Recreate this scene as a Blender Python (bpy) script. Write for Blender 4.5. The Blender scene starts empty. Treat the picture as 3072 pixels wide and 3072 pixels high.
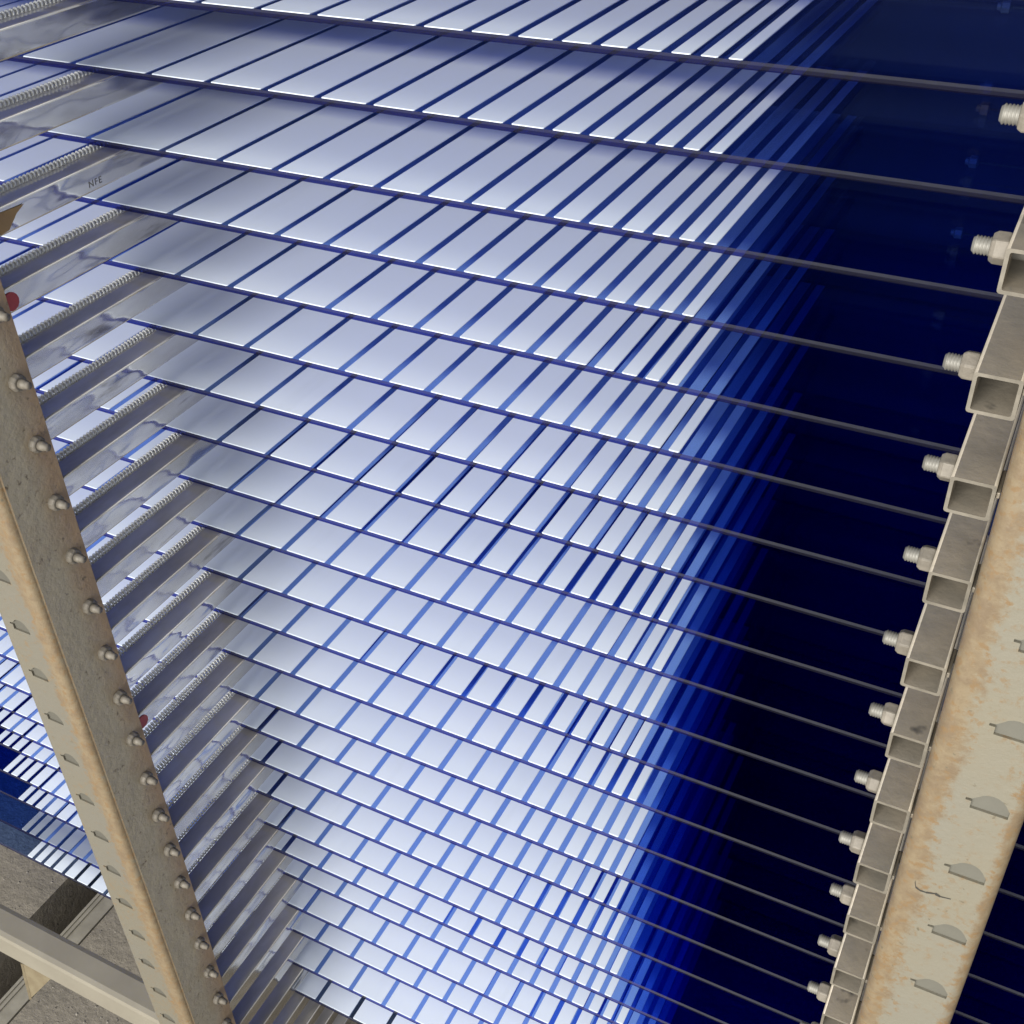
import bpy, bmesh, math, random
from mathutils import Vector, Matrix
from mathutils.geometry import tessellate_polygon
random.seed(7)
S = bpy.context.scene
COL = S.collection
U = 0.06            # one shelf pitch of the rack in metres; geometry below is written in pitches
ZF = -27.0          # floor level (in pitches below the top visible sheet)

# ------------------------------------------------------------------ camera
def V(x, y, z): return Vector((x*U, y*U, (z-ZF)*U))
yaw, pit, rol = 0.49405, 0.63824, 0.03597
ca, sa, cb, sb, cc, sc = math.cos(yaw), math.sin(yaw), math.cos(pit), math.sin(pit), math.cos(rol), math.sin(rol)
fwd = Vector((-sa*cb, ca*cb, -sb)); r0 = Vector((ca, sa, 0)); d0 = fwd.cross(r0)
right = r0*cc + d0*sc; down = d0*cc - r0*sc
cam = bpy.data.cameras.new('camera'); co = bpy.data.objects.new('camera', cam); COL.objects.link(co)
m = Matrix((right, -down, -fwd)).transposed().to_4x4(); m.translation = V(0.49281, -8.48428, 3.36456)
co.matrix_world = m
cam.sensor_width = 36; cam.lens = 3479.46/3072*36; cam.clip_start = 0.02; cam.clip_end = 200
S.camera = co
S.render.resolution_x = S.render.resolution_y = 1024

# ------------------------------------------------------------------ world, lamps, exposure
w = bpy.data.worlds.new('World'); S.world = w; w.use_nodes = True
bg = w.node_tree.nodes['Background']; bg.inputs[0].default_value = (0.82, 0.88, 1.0, 1); bg.inputs[1].default_value = 0.40
def area(name, loc, target, sx, sy, power, col):
    l = bpy.data.lights.new(name, 'AREA'); l.shape = 'RECTANGLE'; l.size = sx; l.size_y = sy; l.energy = power; l.color = col
    o = bpy.data.objects.new(name, l); COL.objects.link(o); o.location = loc
    o.rotation_euler = (Vector(target)-Vector(loc)).to_track_quat('-Z', 'Y').to_euler(); return o
mid = V(-6, 3.3, -9)
area('hall_window_light', (-1.6, -12.0, 6.6), mid, 6.5, 1.2, 1500, (1.0, 0.98, 0.95))
area('hall_door_light', (-1.2, -6.0, 1.75), mid, 6.5, 3.0, 330, (1.0, 0.98, 0.95))
area('ceiling_light', (-0.6, -1.7, 5.4), (-0.5, -0.2, 0.6), 5.0, 2.4, 26, (1.0, 0.98, 0.95))
S.view_settings.view_transform = 'Standard'; S.view_settings.look = 'None'
S.view_settings.exposure = 0.58; S.view_settings.gamma = 1.0; S.view_settings.use_curve_mapping = False
S.render.engine = 'CYCLES'
cy = S.cycles
cy.max_bounces = 16; cy.transparent_max_bounces = 96; cy.glossy_bounces = 6; cy.diffuse_bounces = 6; cy.transmission_bounces = 8
cy.caustics_reflective = False; cy.caustics_refractive = False; cy.sample_clamp_indirect = 4.0

# ------------------------------------------------------------------ materials
def mat(name):
    m = bpy.data.materials.new(name); m.use_nodes = True
    nt = m.node_tree; nt.nodes.clear(); out = nt.nodes.new('ShaderNodeOutputMaterial')
    return m, nt, out
def node(nt, t, **kw):
    n = nt.nodes.new(t)
    for k, v in kw.items():
        if k in n.inputs: n.inputs[k].default_value = v
        else: setattr(n, k, v)
    return n
def lk(nt, a, b): nt.links.new(a, b)
def rng(nt, src, a, b):
    n = node(nt, 'ShaderNodeMapRange'); lk(nt, src, n.inputs[0]); n.inputs[1].default_value = a; n.inputs[2].default_value = b; return n.outputs[0]
def ramp(nt, src, p0, p1, c0=(0,0,0,1), c1=(1,1,1,1)):
    r = nt.nodes.new('ShaderNodeValToRGB'); e = r.color_ramp.elements
    e[0].position = p0; e[0].color = c0; e[1].position = p1; e[1].color = c1
    lk(nt, src, r.inputs[0]); return r.outputs[0]
def mix(nt, fac, a, b, mode='MIX'):
    n = nt.nodes.new('ShaderNodeMix'); n.data_type = 'RGBA'; n.blend_type = mode
    for sock, v in ((n.inputs[0], fac), (n.inputs[6], a), (n.inputs[7], b)):
        if hasattr(v, 'is_output'): lk(nt, v, sock)
        else: sock.default_value = v
    return n.outputs[2]
def noise(nt, scale, detail=4, rough=.55, stretch=None, off=(0,0,0)):
    tc = nt.nodes.new('ShaderNodeNewGeometry'); mp = nt.nodes.new('ShaderNodeMapping')
    if stretch: mp.inputs['Scale'].default_value = stretch
    mp.inputs['Location'].default_value = off
    lk(nt, tc.outputs['Position'], mp.inputs['Vector'])
    n = node(nt, 'ShaderNodeTexNoise', Scale=scale, Detail=detail, Roughness=rough); lk(nt, mp.outputs[0], n.inputs['Vector'])
    return n.outputs['Fac']
def bump(nt, h, strength, dist):
    b = node(nt, 'ShaderNodeBump', Strength=strength, Distance=dist); lk(nt, h, b.inputs['Height']); return b.outputs[0]

TINT = (0.25, 0.41, 0.87)
HT = tuple(math.sqrt(c) for c in TINT)
def glass_mat():
    m, nt, out = mat('blue_tinted_glass')
    tr = node(nt, 'ShaderNodeBsdfTransparent', Color=(*HT, 1))
    gl = node(nt, 'ShaderNodeBsdfGlossy', Color=(1,1,1,1), Roughness=0.03)
    h = noise(nt, 6.0, 2); lk(nt, bump(nt, h, .05, .002), gl.inputs['Normal'])
    # the fresnel node must not see the face from inside as the dense side: use |cos| through layer weight
    lw = node(nt, 'ShaderNodeLayerWeight', Blend=0.5)
    p = node(nt, 'ShaderNodeMath', operation='POWER'); lk(nt, lw.outputs['Facing'], p.inputs[0]); p.inputs[1].default_value = 5
    a = node(nt, 'ShaderNodeMath', operation='MULTIPLY_ADD'); lk(nt, p.outputs[0], a.inputs[0]); a.inputs[1].default_value = .9; a.inputs[2].default_value = .028
    mx = nt.nodes.new('ShaderNodeMixShader'); lk(nt, a.outputs[0], mx.inputs[0]); lk(nt, tr.outputs[0], mx.inputs[1]); lk(nt, gl.outputs[0], mx.inputs[2])
    lk(nt, mx.outputs[0], out.inputs[0]); return m
def edge_mat(name, ca, cb, fac):
    m, nt, out = mat(name)
    tr = node(nt, 'ShaderNodeBsdfTransparent', Color=(0.12, 0.17, 0.80, 1))
    pb = node(nt, 'ShaderNodeBsdfPrincipled', Roughness=.5)
    pb.inputs['Specular IOR Level'].default_value = .12
    n = noise(nt, 90, 3, .6, (1, 1, 6))
    lk(nt, mix(nt, n, (*ca,1), (*cb,1)), pb.inputs['Base Color'])
    mx = nt.nodes.new('ShaderNodeMixShader'); mx.inputs[0].default_value = fac
    lk(nt, tr.outputs[0], mx.inputs[1]); lk(nt, pb.outputs[0], mx.inputs[2]); lk(nt, mx.outputs[0], out.inputs[0]); return m
def white_mat():
    m, nt, out = mat('white_print')
    pb = node(nt, 'ShaderNodeBsdfPrincipled')
    pb.inputs['Specular IOR Level'].default_value = .42
    n = noise(nt, 5, 4); n2 = noise(nt, 26, 5, .6, (1, .16, 1), (3,2,1))
    c = mix(nt, n, (.735,.80,.858,1), (.77,.82,.865,1))
    c = mix(nt, rng(nt, n2, .58, .80), c, (.69,.745,.79,1))
    oi = nt.nodes.new('ShaderNodeObjectInfo'); c = mix(nt, rng(nt, oi.outputs['Random'], 0, 2.2), c, (.66,.73,.80,1)); lk(nt, c, pb.inputs['Base Color'])
    r = node(nt, 'ShaderNodeMapRange'); lk(nt, n2, r.inputs[0]); r.inputs[1].default_value = .35; r.inputs[2].default_value = .75
    r.inputs[3].default_value = .06; r.inputs[4].default_value = .22; lk(nt, r.outputs[0], pb.inputs['Roughness'])
    lk(nt, pb.outputs[0], out.inputs[0]); return m
def polished_mat():
    m, nt, out = mat('polished_steel')
    pb = node(nt, 'ShaderNodeBsdfPrincipled', Metallic=.85)
    g = nt.nodes.new('ShaderNodeNewGeometry'); sz = nt.nodes.new('ShaderNodeSeparateXYZ'); lk(nt, g.outputs['True Normal'], sz.inputs[0])
    up = rng(nt, sz.outputs[2], .6, .95)        # settled dust on the upper face
    n1 = noise(nt, 14, 6, .62, (1, .35, 1)); n2 = noise(nt, 60, 4, .6, (1, .18, 1), (3,1,2))
    c = mix(nt, ramp(nt, n1, .40, .66), (.68,.66,.62,1), (.46,.435,.39,1))
    c = mix(nt, ramp(nt, n2, .60, .72), c, (.27,.25,.23,1))
    c = mix(nt, up, c, mix(nt, ramp(nt, n1, .38, .62), (.50,.475,.44,1), (.32,.295,.265,1))); lk(nt, c, pb.inputs['Base Color'])
    mm = node(nt, 'ShaderNodeMapRange'); lk(nt, up, mm.inputs[0]); mm.inputs[3].default_value = .88; mm.inputs[4].default_value = .30; lk(nt, mm.outputs[0], pb.inputs['Metallic'])
    r = node(nt, 'ShaderNodeMapRange'); lk(nt, n1, r.inputs[0])
    r.inputs[1].default_value = .3; r.inputs[2].default_value = .75; r.inputs[3].default_value = .03; r.inputs[4].default_value = .22
    lk(nt, r.outputs[0], pb.inputs['Roughness'])
    lk(nt, bump(nt, noise(nt, 12, 3, .5, (1,.4,1), (1,5,2)), .5, .012), pb.inputs['Normal'])
    lk(nt, pb.outputs[0], out.inputs[0]); return m
def dusty_mat():
    m, nt, out = mat('dusty_steel')
    pb = node(nt, 'ShaderNodeBsdfPrincipled', Metallic=.35, Roughness=.5)
    n1 = noise(nt, 28, 5, .6); n2 = noise(nt, 120, 4, .6, None, (2,2,2)); n3 = noise(nt, 45, 3, .5, None, (7,1,4))
    c = mix(nt, ramp(nt, n1, .36, .66), (.37,.32,.245,1), (.265,.24,.195,1))
    c = mix(nt, ramp(nt, n3, .66, .74), c, (.09,.084,.075,1))
    c = mix(nt, ramp(nt, n2, .68, .76), c, (.27,.25,.21,1)); lk(nt, c, pb.inputs['Base Color'])
    lk(nt, bump(nt, n2, .12, .004), pb.inputs['Normal'])
    lk(nt, pb.outputs[0], out.inputs[0]); return m
def plain(name, c, rough=.6, metal=0.0, c2=None, sc=40, bs=.1):
    m, nt, out = mat(name)
    pb = node(nt, 'ShaderNodeBsdfPrincipled', Metallic=metal, Roughness=rough)
    n = noise(nt, sc, 5, .6)
    lk(nt, mix(nt, ramp(nt, n, .35, .68), (*c,1), (*(c2 or tuple(x*.8 for x in c)),1)), pb.inputs['Base Color'])
    lk(nt, bump(nt, n, bs, .003), pb.inputs['Normal'])
    lk(nt, pb.outputs[0], out.inputs[0]); return m
def post_mat(name, x0, x1, base0=(.165,.154,.12), base1=(.172,.154,.11)):
    # painted steel; rust bleeding from the two vertical corners of the front face, dust on the web
    m, nt, out = mat(name)
    pb = node(nt, 'ShaderNodeBsdfPrincipled', Roughness=.55)
    g = nt.nodes.new('ShaderNodeNewGeometry'); sx = nt.nodes.new('ShaderNodeSeparateXYZ'); lk(nt, g.outputs['Position'], sx.inputs[0])
    def near(x, wd):
        a = node(nt, 'ShaderNodeMath', operation='SUBTRACT'); lk(nt, sx.outputs[0], a.inputs[0]); a.inputs[1].default_value = x*U
        b = node(nt, 'ShaderNodeMath', operation='ABSOLUTE'); lk(nt, a.outputs[0], b.inputs[0])
        c = node(nt, 'ShaderNodeMapRange'); lk(nt, b.outputs[0], c.inputs[0]); c.inputs[1].default_value = 0; c.inputs[2].default_value = wd*U
        c.inputs[3].default_value = 1; c.inputs[4].default_value = 0; return c.outputs[0]
    nf = noise(nt, 85, 8, .72); nb = noise(nt, 9, 3, .5, None, (4,4,1)); pit_ = noise(nt, 150, 3, .6, None, (1,8,3))
    mx = node(nt, 'ShaderNodeMath', operation='MAXIMUM'); lk(nt, near(x0, .33), mx.inputs[0]); lk(nt, near(x1, .20), mx.inputs[1])
    ad = node(nt, 'ShaderNodeMath', operation='MULTIPLY_ADD'); lk(nt, nf, ad.inputs[0]); ad.inputs[1].default_value = 1.7; lk(nt, mx.outputs[0], ad.inputs[2])
    ad2 = node(nt, 'ShaderNodeMath', operation='MULTIPLY_ADD'); lk(nt, nb, ad2.inputs[0]); ad2.inputs[1].default_value = .5; lk(nt, ad.outputs[0], ad2.inputs[2])
    base = mix(nt, ramp(nt, nb, .35, .65), (*base0,1), (*base1,1))
    tan = mix(nt, ramp(nt, nf, .42, .62), (.18,.137,.08,1), (.14,.10,.058,1))
    c = mix(nt, rng(nt, ad2.outputs[0], 1.38, 1.72), base, tan)
    sp = noise(nt, 190, 4, .65, None, (3,1,9))
    spk = node(nt, 'ShaderNodeMath', operation='MULTIPLY'); lk(nt, rng(nt, sp, .52, .64), spk.inputs[0]); lk(nt, rng(nt, ad2.outputs[0], 1.0, 1.45), spk.inputs[1])
    c = mix(nt, spk.outputs[0], c, (.165,.105,.048,1))
    c = mix(nt, ramp(nt, pit_, .66, .72), c, (.105,.088,.055,1))
    lk(nt, c, pb.inputs['Base Color'])
    lk(nt, bump(nt, nf, .25, .004), pb.inputs['Normal'])
    lk(nt, pb.outputs[0], out.inputs[0]); return m
def web_mat():
    m, nt, out = mat('grimy_web_paint')
    pb = node(nt, 'ShaderNodeBsdfPrincipled', Roughness=.7)
    g = nt.nodes.new('ShaderNodeNewGeometry'); sx = nt.nodes.new('ShaderNodeSeparateXYZ'); lk(nt, g.outputs['Position'], sx.inputs[0])
    mr = node(nt, 'ShaderNodeMapRange'); lk(nt, sx.outputs[1], mr.inputs[0]); mr.inputs[1].default_value = .15*U; mr.inputs[2].default_value = .74*U
    n1 = noise(nt, 40, 6, .65); n2 = noise(nt, 130, 4, .6, None, (5,2,1)); n3 = noise(nt, 7, 2, .5, None, (2,6,1))
    ad = node(nt, 'ShaderNodeMath', operation='MULTIPLY_ADD'); lk(nt, n1, ad.inputs[0]); ad.inputs[1].default_value = .9; lk(nt, mr.outputs[0], ad.inputs[2])
    ad3 = node(nt, 'ShaderNodeMath', operation='MULTIPLY_ADD'); lk(nt, n3, ad3.inputs[0]); ad3.inputs[1].default_value = .8; lk(nt, ad.outputs[0], ad3.inputs[2])
    c = mix(nt, rng(nt, ad3.outputs[0], .95, 1.7), (.40,.35,.25,1), (.35,.245,.145,1))
    c = mix(nt, ramp(nt, n2, .62, .72), c, (.15,.115,.075,1))
    lk(nt, c, pb.inputs['Base Color']); lk(nt, bump(nt, n1, .35, .006), pb.inputs['Normal'])
    lk(nt, pb.outputs[0], out.inputs[0]); return m
def floor_mat():
    m, nt, out = mat('dirty_concrete')
    pb = node(nt, 'ShaderNodeBsdfPrincipled', Roughness=.85)
    n1 = noise(nt, 5, 6, .6); n2 = noise(nt, 38, 7, .7, None, (3,1,0)); n3 = noise(nt, 110, 3, .5, None, (1,4,0))
    c = mix(nt, ramp(nt, n1, .35, .65), (.215,.188,.145,1), (.165,.145,.112,1))
    c = mix(nt, ramp(nt, n2, .50, .68), c, (.24,.21,.16,1))
    c = mix(nt, ramp(nt, n3, .68, .74), c, (.06,.055,.045,1))
    lk(nt, c, pb.inputs['Base Color']); lk(nt, bump(nt, n2, .4, .012), pb.inputs['Normal'])
    lk(nt, pb.outputs[0], out.inputs[0]); return m

M_GLASS, M_EDGE, M_WHITE = glass_mat(), edge_mat('ground_glass_edge', (.006,.006,.011), (.012,.012,.019), .5), white_mat()
M_ARRIS = edge_mat('ground_glass_arris_lit', (.032,.033,.042), (.050,.051,.062), .55)  # lighter than the edge face: light caught by the chamfer, put into the colour
M_POL, M_DUST = polished_mat(), dusty_mat()
M_CHROME = plain('spring_steel', (.90,.89,.84), .25, .25, (.84,.83,.77), 60, .02)
M_NUT = plain('dusty_zinc', (.20,.176,.14), .6, .15, (.145,.128,.10), 120, .25)
M_STUD = plain('zinc_thread', (.22,.21,.18), .55, .35, (.16,.15,.128), 90, .1)
M_POSTL = post_mat('rusty_paint_left', -11.98, -20.0, (.135,.124,.096), (.14,.124,.088))
M_POSTR = post_mat('rusty_paint_right', 0.47, 1.36)
M_WEB = web_mat(); M_FLOOR = floor_mat()
M_RIM = plain('worn_cut_rim', (.205,.182,.143), .55, .3, (.13,.116,.09), 70)
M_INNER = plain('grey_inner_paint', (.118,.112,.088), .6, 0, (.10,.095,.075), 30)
M_INNER2 = plain('darker_inner_paint', (.088,.083,.064), .6, 0, (.075,.07,.055), 30)  # darker plate colour so the left slots stand out from the face
M_BEAM = plain('beige_beam_paint', (.225,.203,.155), .5, 0, (.185,.165,.125), 9, .05)
M_RED = plain('red_tape', (.42,.05,.05), .5, 0, (.30,.03,.04), 90)
M_TAN = plain('brown_tape', (.30,.19,.08), .5, 0, (.24,.15,.06), 60)
M_CREAM = plain('cream_plastic', (.16,.13,.075), .6, 0, (.12,.09,.048), 60)
M_FAINT = plain('faint_ink', (.17,.165,.155), .5)
M_INK = plain('dark_ink', (.035,.032,.026), .9)
M_STEELPLATE = plain('worn_floor_steel', (.30,.275,.215), .6, .1, (.22,.20,.155), 22, .2)

# ------------------------------------------------------------------ mesh helpers
class MB:
    def __init__(s): s.v = []; s.f = []; s.mi = []; s.sm = []
    def add(s, vs, fs, mi=0, smooth=False):
        b = len(s.v); s.v += [tuple(x) for x in vs]
        for f in fs: s.f.append([b+i for i in f]); s.mi.append(mi); s.sm.append(smooth)
        return s
    def box(s, x0, x1, y0, y1, z0, z1, mi=0):
        v = [(x,y,z) for z in (z0,z1) for y in (y0,y1) for x in (x0,x1)]
        return s.add(v, [(0,2,3,1),(4,5,7,6),(0,1,5,4),(1,3,7,5),(3,2,6,7),(2,0,4,6)], mi)
    def lathe_x(s, prof, cx, cy, cz, n=14, mi=0, smooth=True, sgn=1, ph=0.0):
        vs = [(cx+sgn*h, cy+r*math.cos(ph+2*math.pi*i/n), cz+r*math.sin(ph+2*math.pi*i/n)) for h, r in prof for i in range(n)]
        fs = []
        for k in range(len(prof)-1):
            for i in range(n):
                j = (i+1) % n; q = (k*n+i, k*n+j, (k+1)*n+j, (k+1)*n+i)
                fs.append(q if sgn < 0 else q[::-1])
        b = len(prof)-1
        fs.append(tuple(range(b*n, b*n+n))); fs.append(tuple(range(n))[::-1])
        return s.add(vs, fs, mi, smooth)
    def mesh(s, name, mats, bevel=0):
        me = bpy.data.meshes.new(name); me.from_pydata([(x*U, y*U, z*U) for x,y,z in s.v], [], s.f)
        for mm in (mats if isinstance(mats, (list, tuple)) else [mats]): me.materials.append(mm)
        for p, i, k in zip(me.polygons, s.mi, s.sm): p.material_index = i; p.use_smooth = k
        bm = bmesh.new(); bm.from_mesh(me); bmesh.ops.recalc_face_normals(bm, faces=bm.faces)
        if bevel: bmesh.ops.bevel(bm, geom=[e for e in bm.edges if len(e.link_faces) == 2 and e.calc_face_angle() > .6], offset=bevel*U, segments=2, profile=.6, affect='EDGES')
        bm.to_mesh(me); bm.free(); me.update(); return me
def obj(name, me, parent=None, loc=(0,0,0), world=False):
    o = bpy.data.objects.new(name, me); COL.objects.link(o)
    o.location = V(*loc) if world else Vector(loc)*U
    if parent: o.parent = parent
    return o
def thing(name, label, cat, group=None, data=None, loc=(0,0,0)):
    o = bpy.data.objects.new(name, data); COL.objects.link(o); o.location = V(*loc)
    o['label'] = label; o['category'] = cat
    if group: o['group'] = group
    return o

# ------------------------------------------------------------------ setting: the floor with a recessed channel in it
prof = [(-200,0),(-22.79,0),(-22.79,-3.2),(-21.9,-3.2),(-21.55,-.16),(-20.78,-.16),(-20.78,-.03),(200,-.03)]
fb = MB()
for (xa,za),(xb,zb) in zip(prof[:-1], prof[1:]):
    fb.add([(xa,-120,za),(xb,-120,zb),(xb,200,zb),(xa,200,za)], [(0,1,2,3)])
fl = obj('floor', fb.mesh('floor', M_FLOOR), None, (0,0,ZF), True); fl['kind'] = 'structure'
wl = MB(); wl.box(-120, 120, 0, 1, 0, 42)
backdrop = obj('wall', wl.mesh('wall', plain('dark_backdrop', (.015,.018,.045), .8)), None, (0,14.5,ZF), True); backdrop['kind'] = 'structure'  # backdrop added behind the rack to keep the view through the glass dark
pl = MB(); pl.box(-21.52,-20.84,-6,40,-.156,-.02); pl.box(-21.36,-21.28,-6,40,-.02,.03); pl.box(-21.53,-21.44,-6,40,-.02,.02)
t = thing('floor_strip', 'worn steel strip laid in the floor beside the dark floor channel, left of the post', 'metal strip', None, pl.mesh('floor_strip', M_STEELPLATE), (0,0,ZF))

# ------------------------------------------------------------------ the rack
rack = thing('drying_rack', 'beige rusty steel rack with square support tubes holding all the blue glass sheets', 'rack', None, None, (-6,0,ZF))
RX, RZ = -6.0, ZF
def on_rack(name, me, x, y, z): return obj(name, me, rack, (x-RX, y, z-RZ))
TUBE_B, TUBE_T = -.518, -.163          # rail heights relative to the sheet it carries
HOLE_Z = -.37
K0, K1 = -3, 27                         # rail levels built
YR = 12.0
ZT, ZB = 5.0, ZF                        # posts run from floor to above the frame

def slot_outline(cx, w=.34, h=.25):
    # flat bottom, domed top, a nib to the left
    pts = [(-w/2, -h*.42), (w/2, -h*.42), (w/2, -h*.05)]
    for i in range(1, 8):
        a = math.pi*i/8*.86 + .22; pts.append((math.cos(a)*w*.42+.0, -h*.02 + math.sin(a)*h*.55))
    pts += [(-w/2, h*.10), (-w*.66, h*.06), (-w*.66, -h*.06), (-w/2, -h*.06)]
    return [(cx+x, z) for x, z in pts]
def post_body(x0, x1, yf, yb, slotx, mat_front, web_right):
    """channel post: front flange with punched slots, rounded corners, a web on each side"""
    bm = bmesh.new(); r = .125; T = .05
    fx0, fx1 = x0+r, x1-r
    kk = range(int(-ZT), int(-ZB)+1)
    # front flange, one cell per pitch with its slot cut out
    for k in kk:
        zc = -k + HOLE_Z
        z0, z1 = max(zc-.5, ZB), min(zc+.5, ZT)
        if z1-z0 < .9:
            f = bm.faces.new([bm.verts.new((fx0,yf,z0)), bm.verts.new((fx1,yf,z0)), bm.verts.new((fx1,yf,z1)), bm.verts.new((fx0,yf,z1))]); continue
        outer = [bm.verts.new(p) for p in ((fx0,yf,z0),(fx1,yf,z0),(fx1,yf,z1),(fx0,yf,z1))]
        o = slot_outline(slotx); jit = random.uniform(-.02,.02)
        inner = [bm.verts.new((x+jit, yf, zc+z)) for x, z in o]
        back = [bm.verts.new((x+jit, yf+.032, zc+z)) for x, z in o]
        allv = outer + inner
        for tri in tessellate_polygon([[v.co for v in outer], [v.co for v in inner]]): bm.faces.new([allv[i] for i in tri])
        n = len(inner)
        for i in range(n): bm.faces.new((inner[i], inner[(i+1)%n], back[(i+1)%n], back[i]))
    # corners and webs (plan outline swept upward)
    def sweep(pts, mi, smooth=True):
        a = [bm.verts.new((x,y,ZB)) for x, y in pts]; b = [bm.verts.new((x,y,ZT)) for x, y in pts]
        for i in range(len(pts)-1):
            f = bm.faces.new((a[i], a[i+1], b[i+1], b[i])); f.material_index = mi; f.smooth = smooth
    for side, (cx, xe) in ((1,(x1-r,x1)), (-1,(x0+r,x0))):
        arc = [(cx+side*r*math.sin(q), yf+r-r*math.cos(q)) for q in [math.pi/2*i/6 for i in range(7)]]
        sweep(arc, 0)
        wm = 1 if (side == 1) == web_right else 0
        sweep([(xe, yf+r),(xe, yb),(xe-side*T, yb),(xe-side*T, yf+r)], wm, False)
    bmesh.ops.remove_doubles(bm, verts=bm.verts, dist=1e-5)
    bmesh.ops.recalc_face_normals(bm, faces=bm.faces)
    for f in bm.faces:
        c = f.calc_center_median()
        if f.smooth and f.normal.dot(Vector((c.x-(x0+x1)/2, c.y-.3, 0))) < 0: f.normal_flip()
        elif not f.smooth and abs(f.normal.y) > .9 and f.normal.y > 0: f.normal_flip()
    me = bpy.data.meshes.new('post')
    for v in bm.verts: v.co *= U
    bm.to_mesh(me); bm.free()
    me.materials.append(mat_front); me.materials.append(M_WEB); return me
XL0, XL1 = -12.95, -11.864
XR0, XR1 = .405, 1.345
posts = []
for nm, x0, x1, sx_, mf, wr, lab in (('post', XL0, XL1, -12.48, M_POSTL, True, 'slotted post with a row of protruding bolts on its brown side'),
                            ('post', XR0, XR1, 1.035, M_POSTR, False, 'wide slotted post with rust stains along both edges')):
    po = on_rack(nm, post_body(x0, x1, -.33, .74, sx_, mf, wr), 0, 0, 0); po['label'] = lab
    ib = MB(); ib.box(x0+.07, x1-.07, -.298, -.27, ZB, ZT)
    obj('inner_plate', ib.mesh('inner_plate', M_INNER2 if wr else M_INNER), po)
    posts.append(po)
for x0, x1 in ((XL0, XL1), (XR0, XR1)):      # rear posts
    b = MB(); b.box(x0, x1, 12.0, 12.3, ZB, ZT); b.box(x0, x0+.06, 11.2, 12, ZB, ZT); b.box(x1-.06, x1, 11.2, 12, ZB, ZT)
    on_rack('post', b.mesh('rear_post', M_BEAM, .02), 0, 0, 0)
# beam going left from the left post
b = MB(); b.box(-45, -12.956, -.22, .46, -21.08, -20.14)
on_rack('beam', b.mesh('beam', M_BEAM, .13), 0, 0, 0)

def tube_mesh(name, w_, m_, wall=.030):
    bm = bmesh.new(); h = TUBE_T-TUBE_B; r = .026
    def ring(x0, x1, z0, z1, rr, y):
        out = []
        for cx, cz, a0 in ((x1-rr,z1-rr,0),(x0+rr,z1-rr,90),(x0+rr,z0+rr,180),(x1-rr,z0+rr,270)):
            for i in range(4): a = math.radians(a0+30*i); out.append(bm.verts.new((cx+rr*math.cos(a), y, cz+rr*math.sin(a))))
        return out
    ys = [0, .01] + [YR]
    o = [ring(0, w_, 0, h, r, y) for y in (0, YR)]
    i_ = [ring(wall, w_-wall, wall, h-wall, r*.6, y) for y in (0, YR)]
    n = len(o[0])
    for k in range(n):
        j = (k+1) % n
        f = bm.faces.new((o[0][k], o[0][j], o[1][j], o[1][k])); f.smooth = k % 4 != 3
        f = bm.faces.new((i_[0][j], i_[0][k], i_[1][k], i_[1][j]))
        for e in (0, 1): f = bm.faces.new((o[e][j], o[e][k], i_[e][k], i_[e][j])); f.material_index = 1
    bmesh.ops.recalc_face_normals(bm, faces=bm.faces)
    for v in bm.verts: v.co *= U
    me = bpy.data.meshes.new(name); bm.to_mesh(me); bm.free(); me.materials.append(m_); me.materials.append(M_RIM)
    return me
# coil spring along y
def spring_mesh(y0, y1, R, wr, pitch):
    bm = MB(); seg = 12; n = int((y1-y0)/pitch*seg); vs = []; fs = []; ns = 6
    for i in range(n+1):
        a = 2*math.pi*i/seg; c = Vector((R*math.cos(a), y0+pitch*i/seg, R*math.sin(a)))
        tng = Vector((-R*math.sin(a), pitch/(2*math.pi), R*math.cos(a))).normalized()
        nr = Vector((math.cos(a), 0, math.sin(a))); bi = tng.cross(nr)
        for k in range(ns):
            q = 2*math.pi*k/ns; vs.append(c + wr*(math.cos(q)*nr + math.sin(q)*bi))
    for i in range(n):
        for k in range(ns):
            j = (k+1) % ns; fs.append((i*ns+k, i*ns+j, (i+1)*ns+j, (i+1)*ns+k))
    bm.add(vs, fs, 0, True); return bm.mesh('coil_spring', M_CHROME)
WL = .385
me_tl = tube_mesh('polished_tube', WL, M_POL); me_tr = tube_mesh('dusty_tube', .364, M_DUST)
me_sp = spring_mesh(.35, 3.75, .048, .0215, .070)
def thread(x0, L, r, sgn, n=5):
    p = [(x0, r*.86)]
    for i in range(n): p += [(x0+L*(i+.35)/n, r), (x0+L*(i+.6)/n, r), (x0+L*(i+.9)/n, r*.84)]
    p.append((x0+L+.012, r*.72)); return p
nb = MB(); nb.lathe_x([(0,.118),(.012,.128),(.10,.128),(.135,.105)], 0,0,0, 6, 0, False, -1, .3); me_nutR = nb.mesh('nut', M_NUT, .014)
sb_ = MB(); sb_.lathe_x(thread(.13, .125, .073, -1, 5), 0,0,0, 16, 0, True, -1); sb_.lathe_x([(-.42,.066),(-.02,.066)], 0,0,0,12,0,True,-1); me_studR = sb_.mesh('stud', M_STUD)
nb = MB(); nb.lathe_x([(0,.125),(.05,.13),(.09,.122),(.11,.10)], 0,0,0, 10, 0, False, 1, .2); me_nutL = nb.mesh('nut', M_NUT, .012)
sb_ = MB(); sb_.lathe_x([(.10,.072),(.19,.07),(.20,.058),(.26,.055)], 0,0,0, 12, 0, True, 1); me_studL = sb_.mesh('stud', M_NUT)
wb = MB(); wb.box(0,.03,.06,.42,-.10,-.04); me_clip = wb.mesh('spacer', M_DUST, .01)
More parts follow.
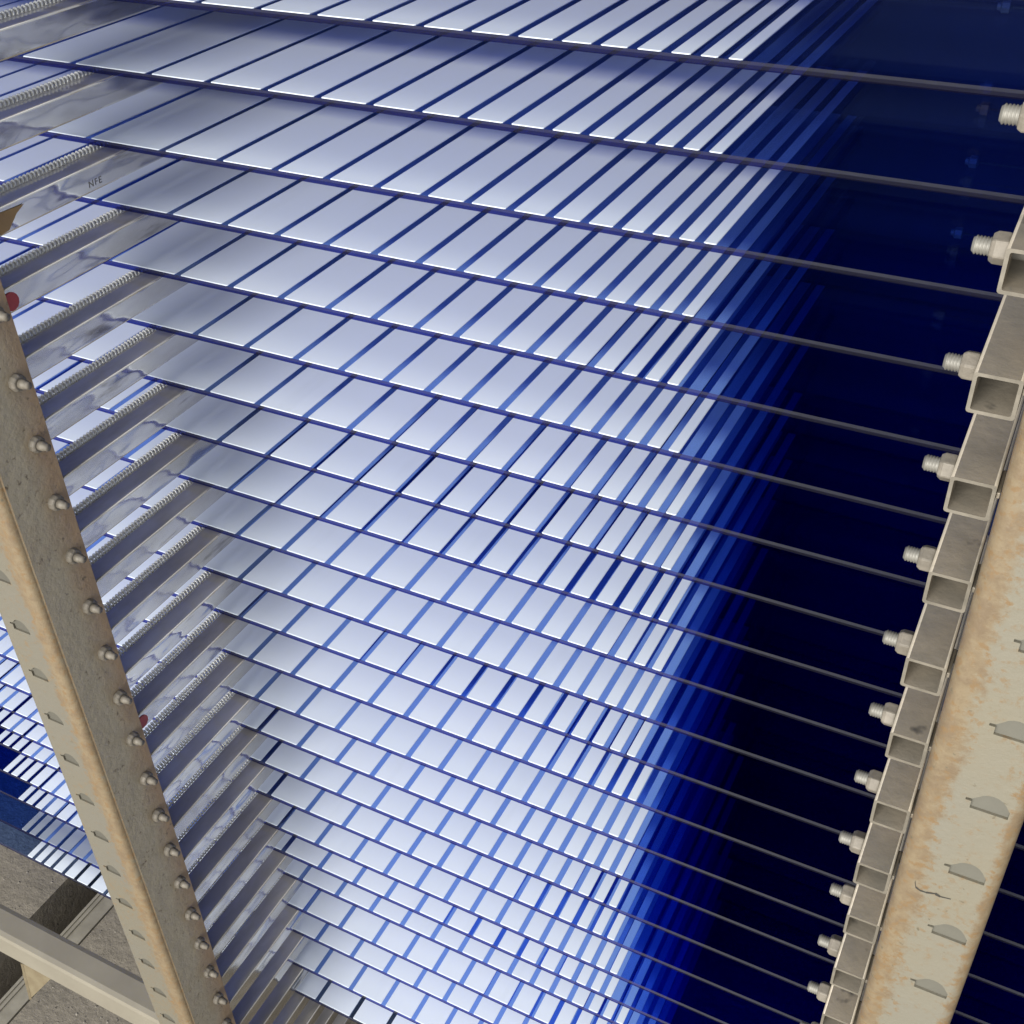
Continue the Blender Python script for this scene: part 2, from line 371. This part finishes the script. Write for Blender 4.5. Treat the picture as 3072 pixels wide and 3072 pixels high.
dsk = MB(); dsk.lathe_x([(0,.13),(.012,.128)], 0,0,0,14,0,False,1); me_red = dsk.mesh('red_tape', M_RED)
pb_ = MB(); pb_.lathe_x([(0,.016),(1.05,.016)], 0,0,0, 10, 0, True, -1); pb_.lathe_x([(1.05,.04),(1.07,.085),(1.16,.085),(1.18,.05),(1.22,.045)], 0,0,0, 8, 0, False, -1); pb_.mi[:11] = [1]*11; me_glint_nut = pb_.mesh('rear_glint_nut', [M_NUT, M_INK])  # rear nut added for its blue glint, carried on a made-up dark rod
for k in range(K0, K1+1):
    z0 = -k+TUBE_B
    jz = random.uniform(-.012,.012)
    # left polished rail, behind the web of the left post
    t = on_rack('support_rail', me_tl, -12.345+random.uniform(-.012,.012), 0, z0+jz)
    if k >= 0: t['label'] = 'polished square support rail with a coil spring along its top'
    obj('coil_spring', me_sp, t, (-.068, random.uniform(-.03,.03), TUBE_T-TUBE_B+.004))
    nz = .178+random.uniform(-.01,.01)
    n_ = obj('nut', me_nutL, t, (0,0,0)); n_.location = Vector((12.345-11.864, .47, nz-jz))*U; n_.rotation_euler = (random.uniform(0,6),0,0)
    s_ = obj('stud', me_studL, t, (0,0,0)); s_.location = Vector((12.345-11.864, .47, nz-jz))*U
    if k in (3, 11):
        rt = obj('red_tape', me_red, t, (WL+.004, .86, .16)); rt['label'] = 'red tape patch on the rail beside the post'
    # right dusty rail
    t = on_rack('support_rail', me_tr, random.uniform(-.012,.012), random.uniform(-.03,.03), z0+jz)
    if k >= 0: t['label'] = 'dusty hollow square tube seen from its open end'
    n_ = obj('nut', me_nutR, t, (0, .40, nz-jz)); n_.rotation_euler = (random.uniform(0,6),0,0)
    obj('stud', me_studR, t, (0, .40, nz-jz))
    obj('spacer', me_clip, t, (.367, 0, .30))
    if 0 <= k <= 3: obj('rear_glint_nut', me_glint_nut, t, (0, 8.0+random.uniform(-.15,.15), .15))
# marks on the left rails: torn brown tape and scribbled letters
rails_l = {}
for o in rack.children:
    if o.name.startswith('support_rail') and o.data is me_tl: rails_l[round(-((o.location.z/U+RZ)-TUBE_B))] = o

tp = MB(); x = WL+.006
tp.add([(x,1.0,.30),(x+.01,1.50,.275),(x+.012,1.34,.20),(x+.02,1.16,.05),(x,1.02,.02)], [(0,1,2,3,4)])
tp.add([(x-.003,1.0,.30),(x+.007,1.50,.275),(x+.009,1.34,.20),(x+.017,1.16,.05),(x-.003,1.02,.02)], [(4,3,2,1,0)])
o = obj('brown_tape', tp.mesh('brown_tape', M_TAN), rails_l[2]); o['label'] = 'torn brown tape hanging on the rail at the left edge'
cu = bpy.data.curves.new('pen_marks', 'FONT'); cu.body = 'NFE'; cu.size = .13*U; cu.space_character = 1.25; cu.shear = .1
tmp = bpy.data.objects.new('pen_marks', cu); COL.objects.link(tmp); bpy.context.view_layer.update()
me_t = bpy.data.meshes.new_from_object(tmp); bpy.data.objects.remove(tmp); me_t.materials.clear(); me_t.materials.append(M_FAINT)
o = bpy.data.objects.new('pen_marks', me_t); COL.objects.link(o); o.parent = rails_l[2]
o.matrix_local = Matrix(((0,0,1,(WL+.004)*U),(1,0,0,2.64*U),(0,1,0,.075*U),(0,0,0,1)))
sc = MB()
P_ = [(.590,-6.772),(.611,-6.854),(.659,-6.880),(.718,-6.877),(.804,-6.846),(.853,-6.862),(.954,-6.842)]
for (xa,za),(xb,zb) in zip(P_[:-1], P_[1:]):
    wa = random.uniform(.009,.026)
    sc.add([(xa,-.333,za-wa),(xb,-.333,zb-wa*.7),(xb,-.333,zb+wa*.7),(xa,-.333,za+wa)], [(0,1,2,3)])
o = obj('black_scratch', sc.mesh('black_scratch', M_INK), posts[1])
# ------------------------------------------------------------------ the sheets
OFFY = [-0.13,-0.047,-0.116,0.02,0.073,0.1,0.092,0.152,0.182,0.171,0.108,0.105,0.065,-0.006,-0.013,-0.013,-0.032,-0.066,0.012,0.121,-0.017,-0.031,-0.282,-0.448]
OFFX = [-3.02,-3.18,-3.14,-3.39,-3.54,-3.48,-3.46,-3.5,-3.5,-3.55,-3.67,-3.87,-3.8,-3.8,-3.95,-4.04,-4.05,-3.95,-4.08,-3.85,-3.8,-3.6,-3.6,-3.62]
WR = [.147,.183,.208,.266,.303,.342,.413,.466,.502,.577,.655,.705,.80,.88,1.24]
WLS = [.88,.80,.74,.68,.61,.55,.50,.443,.385,.329,.312,.236,.219,.178]
GAP = .111; TH = .082; DEPTH = 7.6
XMIN, XMAX = -26.5, 4.4        # relative to rack x, at offset -3.5
def sheet_meshes():
    e = .020                    # arris on the long edges
    x0, x1 = XMIN+3.5, XMAX+3.5; y0, y1 = 0, DEPTH
    bm = MB(); P = [(y0+e,-TH),(y0,-TH+e),(y0,-e*1.3),(y0+e*1.3,0),(y1-e,0),(y1,-e),(y1,-TH+e),(y1-e,-TH)]
    vs = [(x,y,z) for x in (x0,x1) for y,z in P]; n = len(P)
    for i in range(n):
        j = (i+1) % n
        bm.add([vs[i],vs[j],vs[n+j],vs[n+i]], [(0,1,2,3)], 0 if i in (3,7) else (2 if i == 2 else 1))
    bm.add([vs[i] for i in range(n)], [tuple(range(n))], 1); bm.add([vs[n+i] for i in range(n)], [tuple(range(n))[::-1]], 1)
    g = bm.mesh('glass_sheet', [M_GLASS, M_EDGE, M_ARRIS])
    b2 = bmesh.new(); b2.from_mesh(g); bmesh.ops.remove_doubles(b2, verts=b2.verts, dist=1e-6); bmesh.ops.recalc_face_normals(b2, faces=b2.faces); b2.to_mesh(g); b2.free()
    st = MB(); x = 0
    for wd in WR+WLS:
        xa, xb = x-wd, x; h = .010; ya, yb = .030, DEPTH-.12; c = .012; r = .016
        # thick ink slab with slightly rounded front corners and arris
        pl_ = [(xa+r,ya),(xb-r,ya),(xb,ya+r),(xb,yb),(xa,yb),(xa,ya+r)]; n = len(pl_)
        cx, cy_ = (xa+xb)/2, (ya+yb)/2
        lo = [(px,py,.0006) for px,py in pl_]; hi = [(px,py,h-.005) for px,py in pl_]
        tp = [(px+(c if px < cx else -c)*.5, py+(c if py < cy_ else -c), h) for px,py in pl_]
        st.add(lo+hi+tp, [tuple(range(2*n,3*n))] + [tuple(range(n))[::-1]] + [(a*n+i, a*n+(i+1)%n, (a+1)*n+(i+1)%n, (a+1)*n+i) for a in (0,1) for i in range(n)])
        x -= wd+GAP
    return g, st.mesh('white_stripes', M_WHITE)
g_me, s_me = sheet_meshes()
ORD = ['topmost','second','third','fourth','fifth','sixth','seventh','eighth','ninth','tenth','eleventh','twelfth','thirteenth','fourteenth','fifteenth','sixteenth','seventeenth','eighteenth','nineteenth','twentieth','twenty-first','twenty-second','twenty-third','lowest']
for k in range(-3, 24):
    ox = OFFX[k] if k >= 0 else -3.1; oy = 3.353+(OFFY[k] if k >= 0 else 0)
    if k >= 0:
        lab = ('blue glass sheet with white stripes, %s sheet from the top of the photo' % ORD[k]) if 0 < k < 23 else \
              ('topmost blue glass sheet with white stripes, cut by the top edge of the photo' if k == 0 else 'lowest blue glass sheet with white stripes, directly above the bare concrete floor')
    else: lab = 'blue tinted glass sheet on the %s shelf above the top edge of the photo' % ['third','second','first'][k+3]
    dv = random.Random(100+k)
    t = thing('glass_sheet', lab, 'glass sheet', 'striped blue glass sheets stacked on the rack shelves', g_me, (ox, oy, -k))
    t.scale.y = dv.uniform(.93, 1.06); t.rotation_euler.z = math.radians(dv.uniform(-.10, .10))
    obj('white_stripes', s_me, t)

# ------------------------------------------------------------------ small loose things
c = MB()
A_, B_, C_, D_ = (-17.48,-.20,-21.05), (-17.39,-.42,-22.15), (-18.0,-.02,-22.08), (-16.56,-.14,-21.05)
c.add([A_,B_,C_,D_], [(0,1,2),(0,3,1)])
def rib(p, q, wd):
    p = Vector(p); q = Vector(q); n_ = Vector((0,-1,0)); sd = (q-p).cross(n_).normalized()*wd
    off = n_*.03
    c.add([p-sd, p+sd, p+off, q-sd, q+sd, q+off], [(0,2,5,3),(2,1,4,5),(0,1,2),(3,5,4)])
rib(A_, B_, .045); rib(C_, B_, .04)
t = thing('plastic_scrap', 'torn cream plastic scrap hanging under the beige beam near the floor', 'scrap', None, c.mesh('plastic_scrap', M_CREAM))

# chips and grit lying on the concrete
db = MB(); rd = random.Random(5)
for i in range(900):
    x = rd.uniform(-26, -9); y = rd.uniform(-1.5, 6); 
    if -22.9 < x < -20.6: continue
    q = rd.choice([.012,.018,.025,.035,.05]); zf = 0 if x < -22.8 else -.03
    a = rd.uniform(0, 6.3); pts = [(x+q*rd.uniform(.6,1.5)*math.cos(a+t_), y+q*rd.uniform(.6,1.5)*math.sin(a+t_), zf+.002) for t_ in (0,1.4,3.0,4.6)]
    tpv = (x, y, zf+q*.5); n0 = pts+[tpv]
    db.add(n0, [(0,1,4),(1,2,4),(2,3,4),(3,0,4),(3,2,1,0)])
o = obj('floor_grit', db.mesh('floor_grit', plain('grit', (.30,.27,.22), .9, 0, (.08,.07,.055), 70)), None, (0,0,ZF), True)
o['kind'] = 'stuff'; o['label'] = 'chips and grit scattered over the concrete floor'; o['category'] = 'debris'
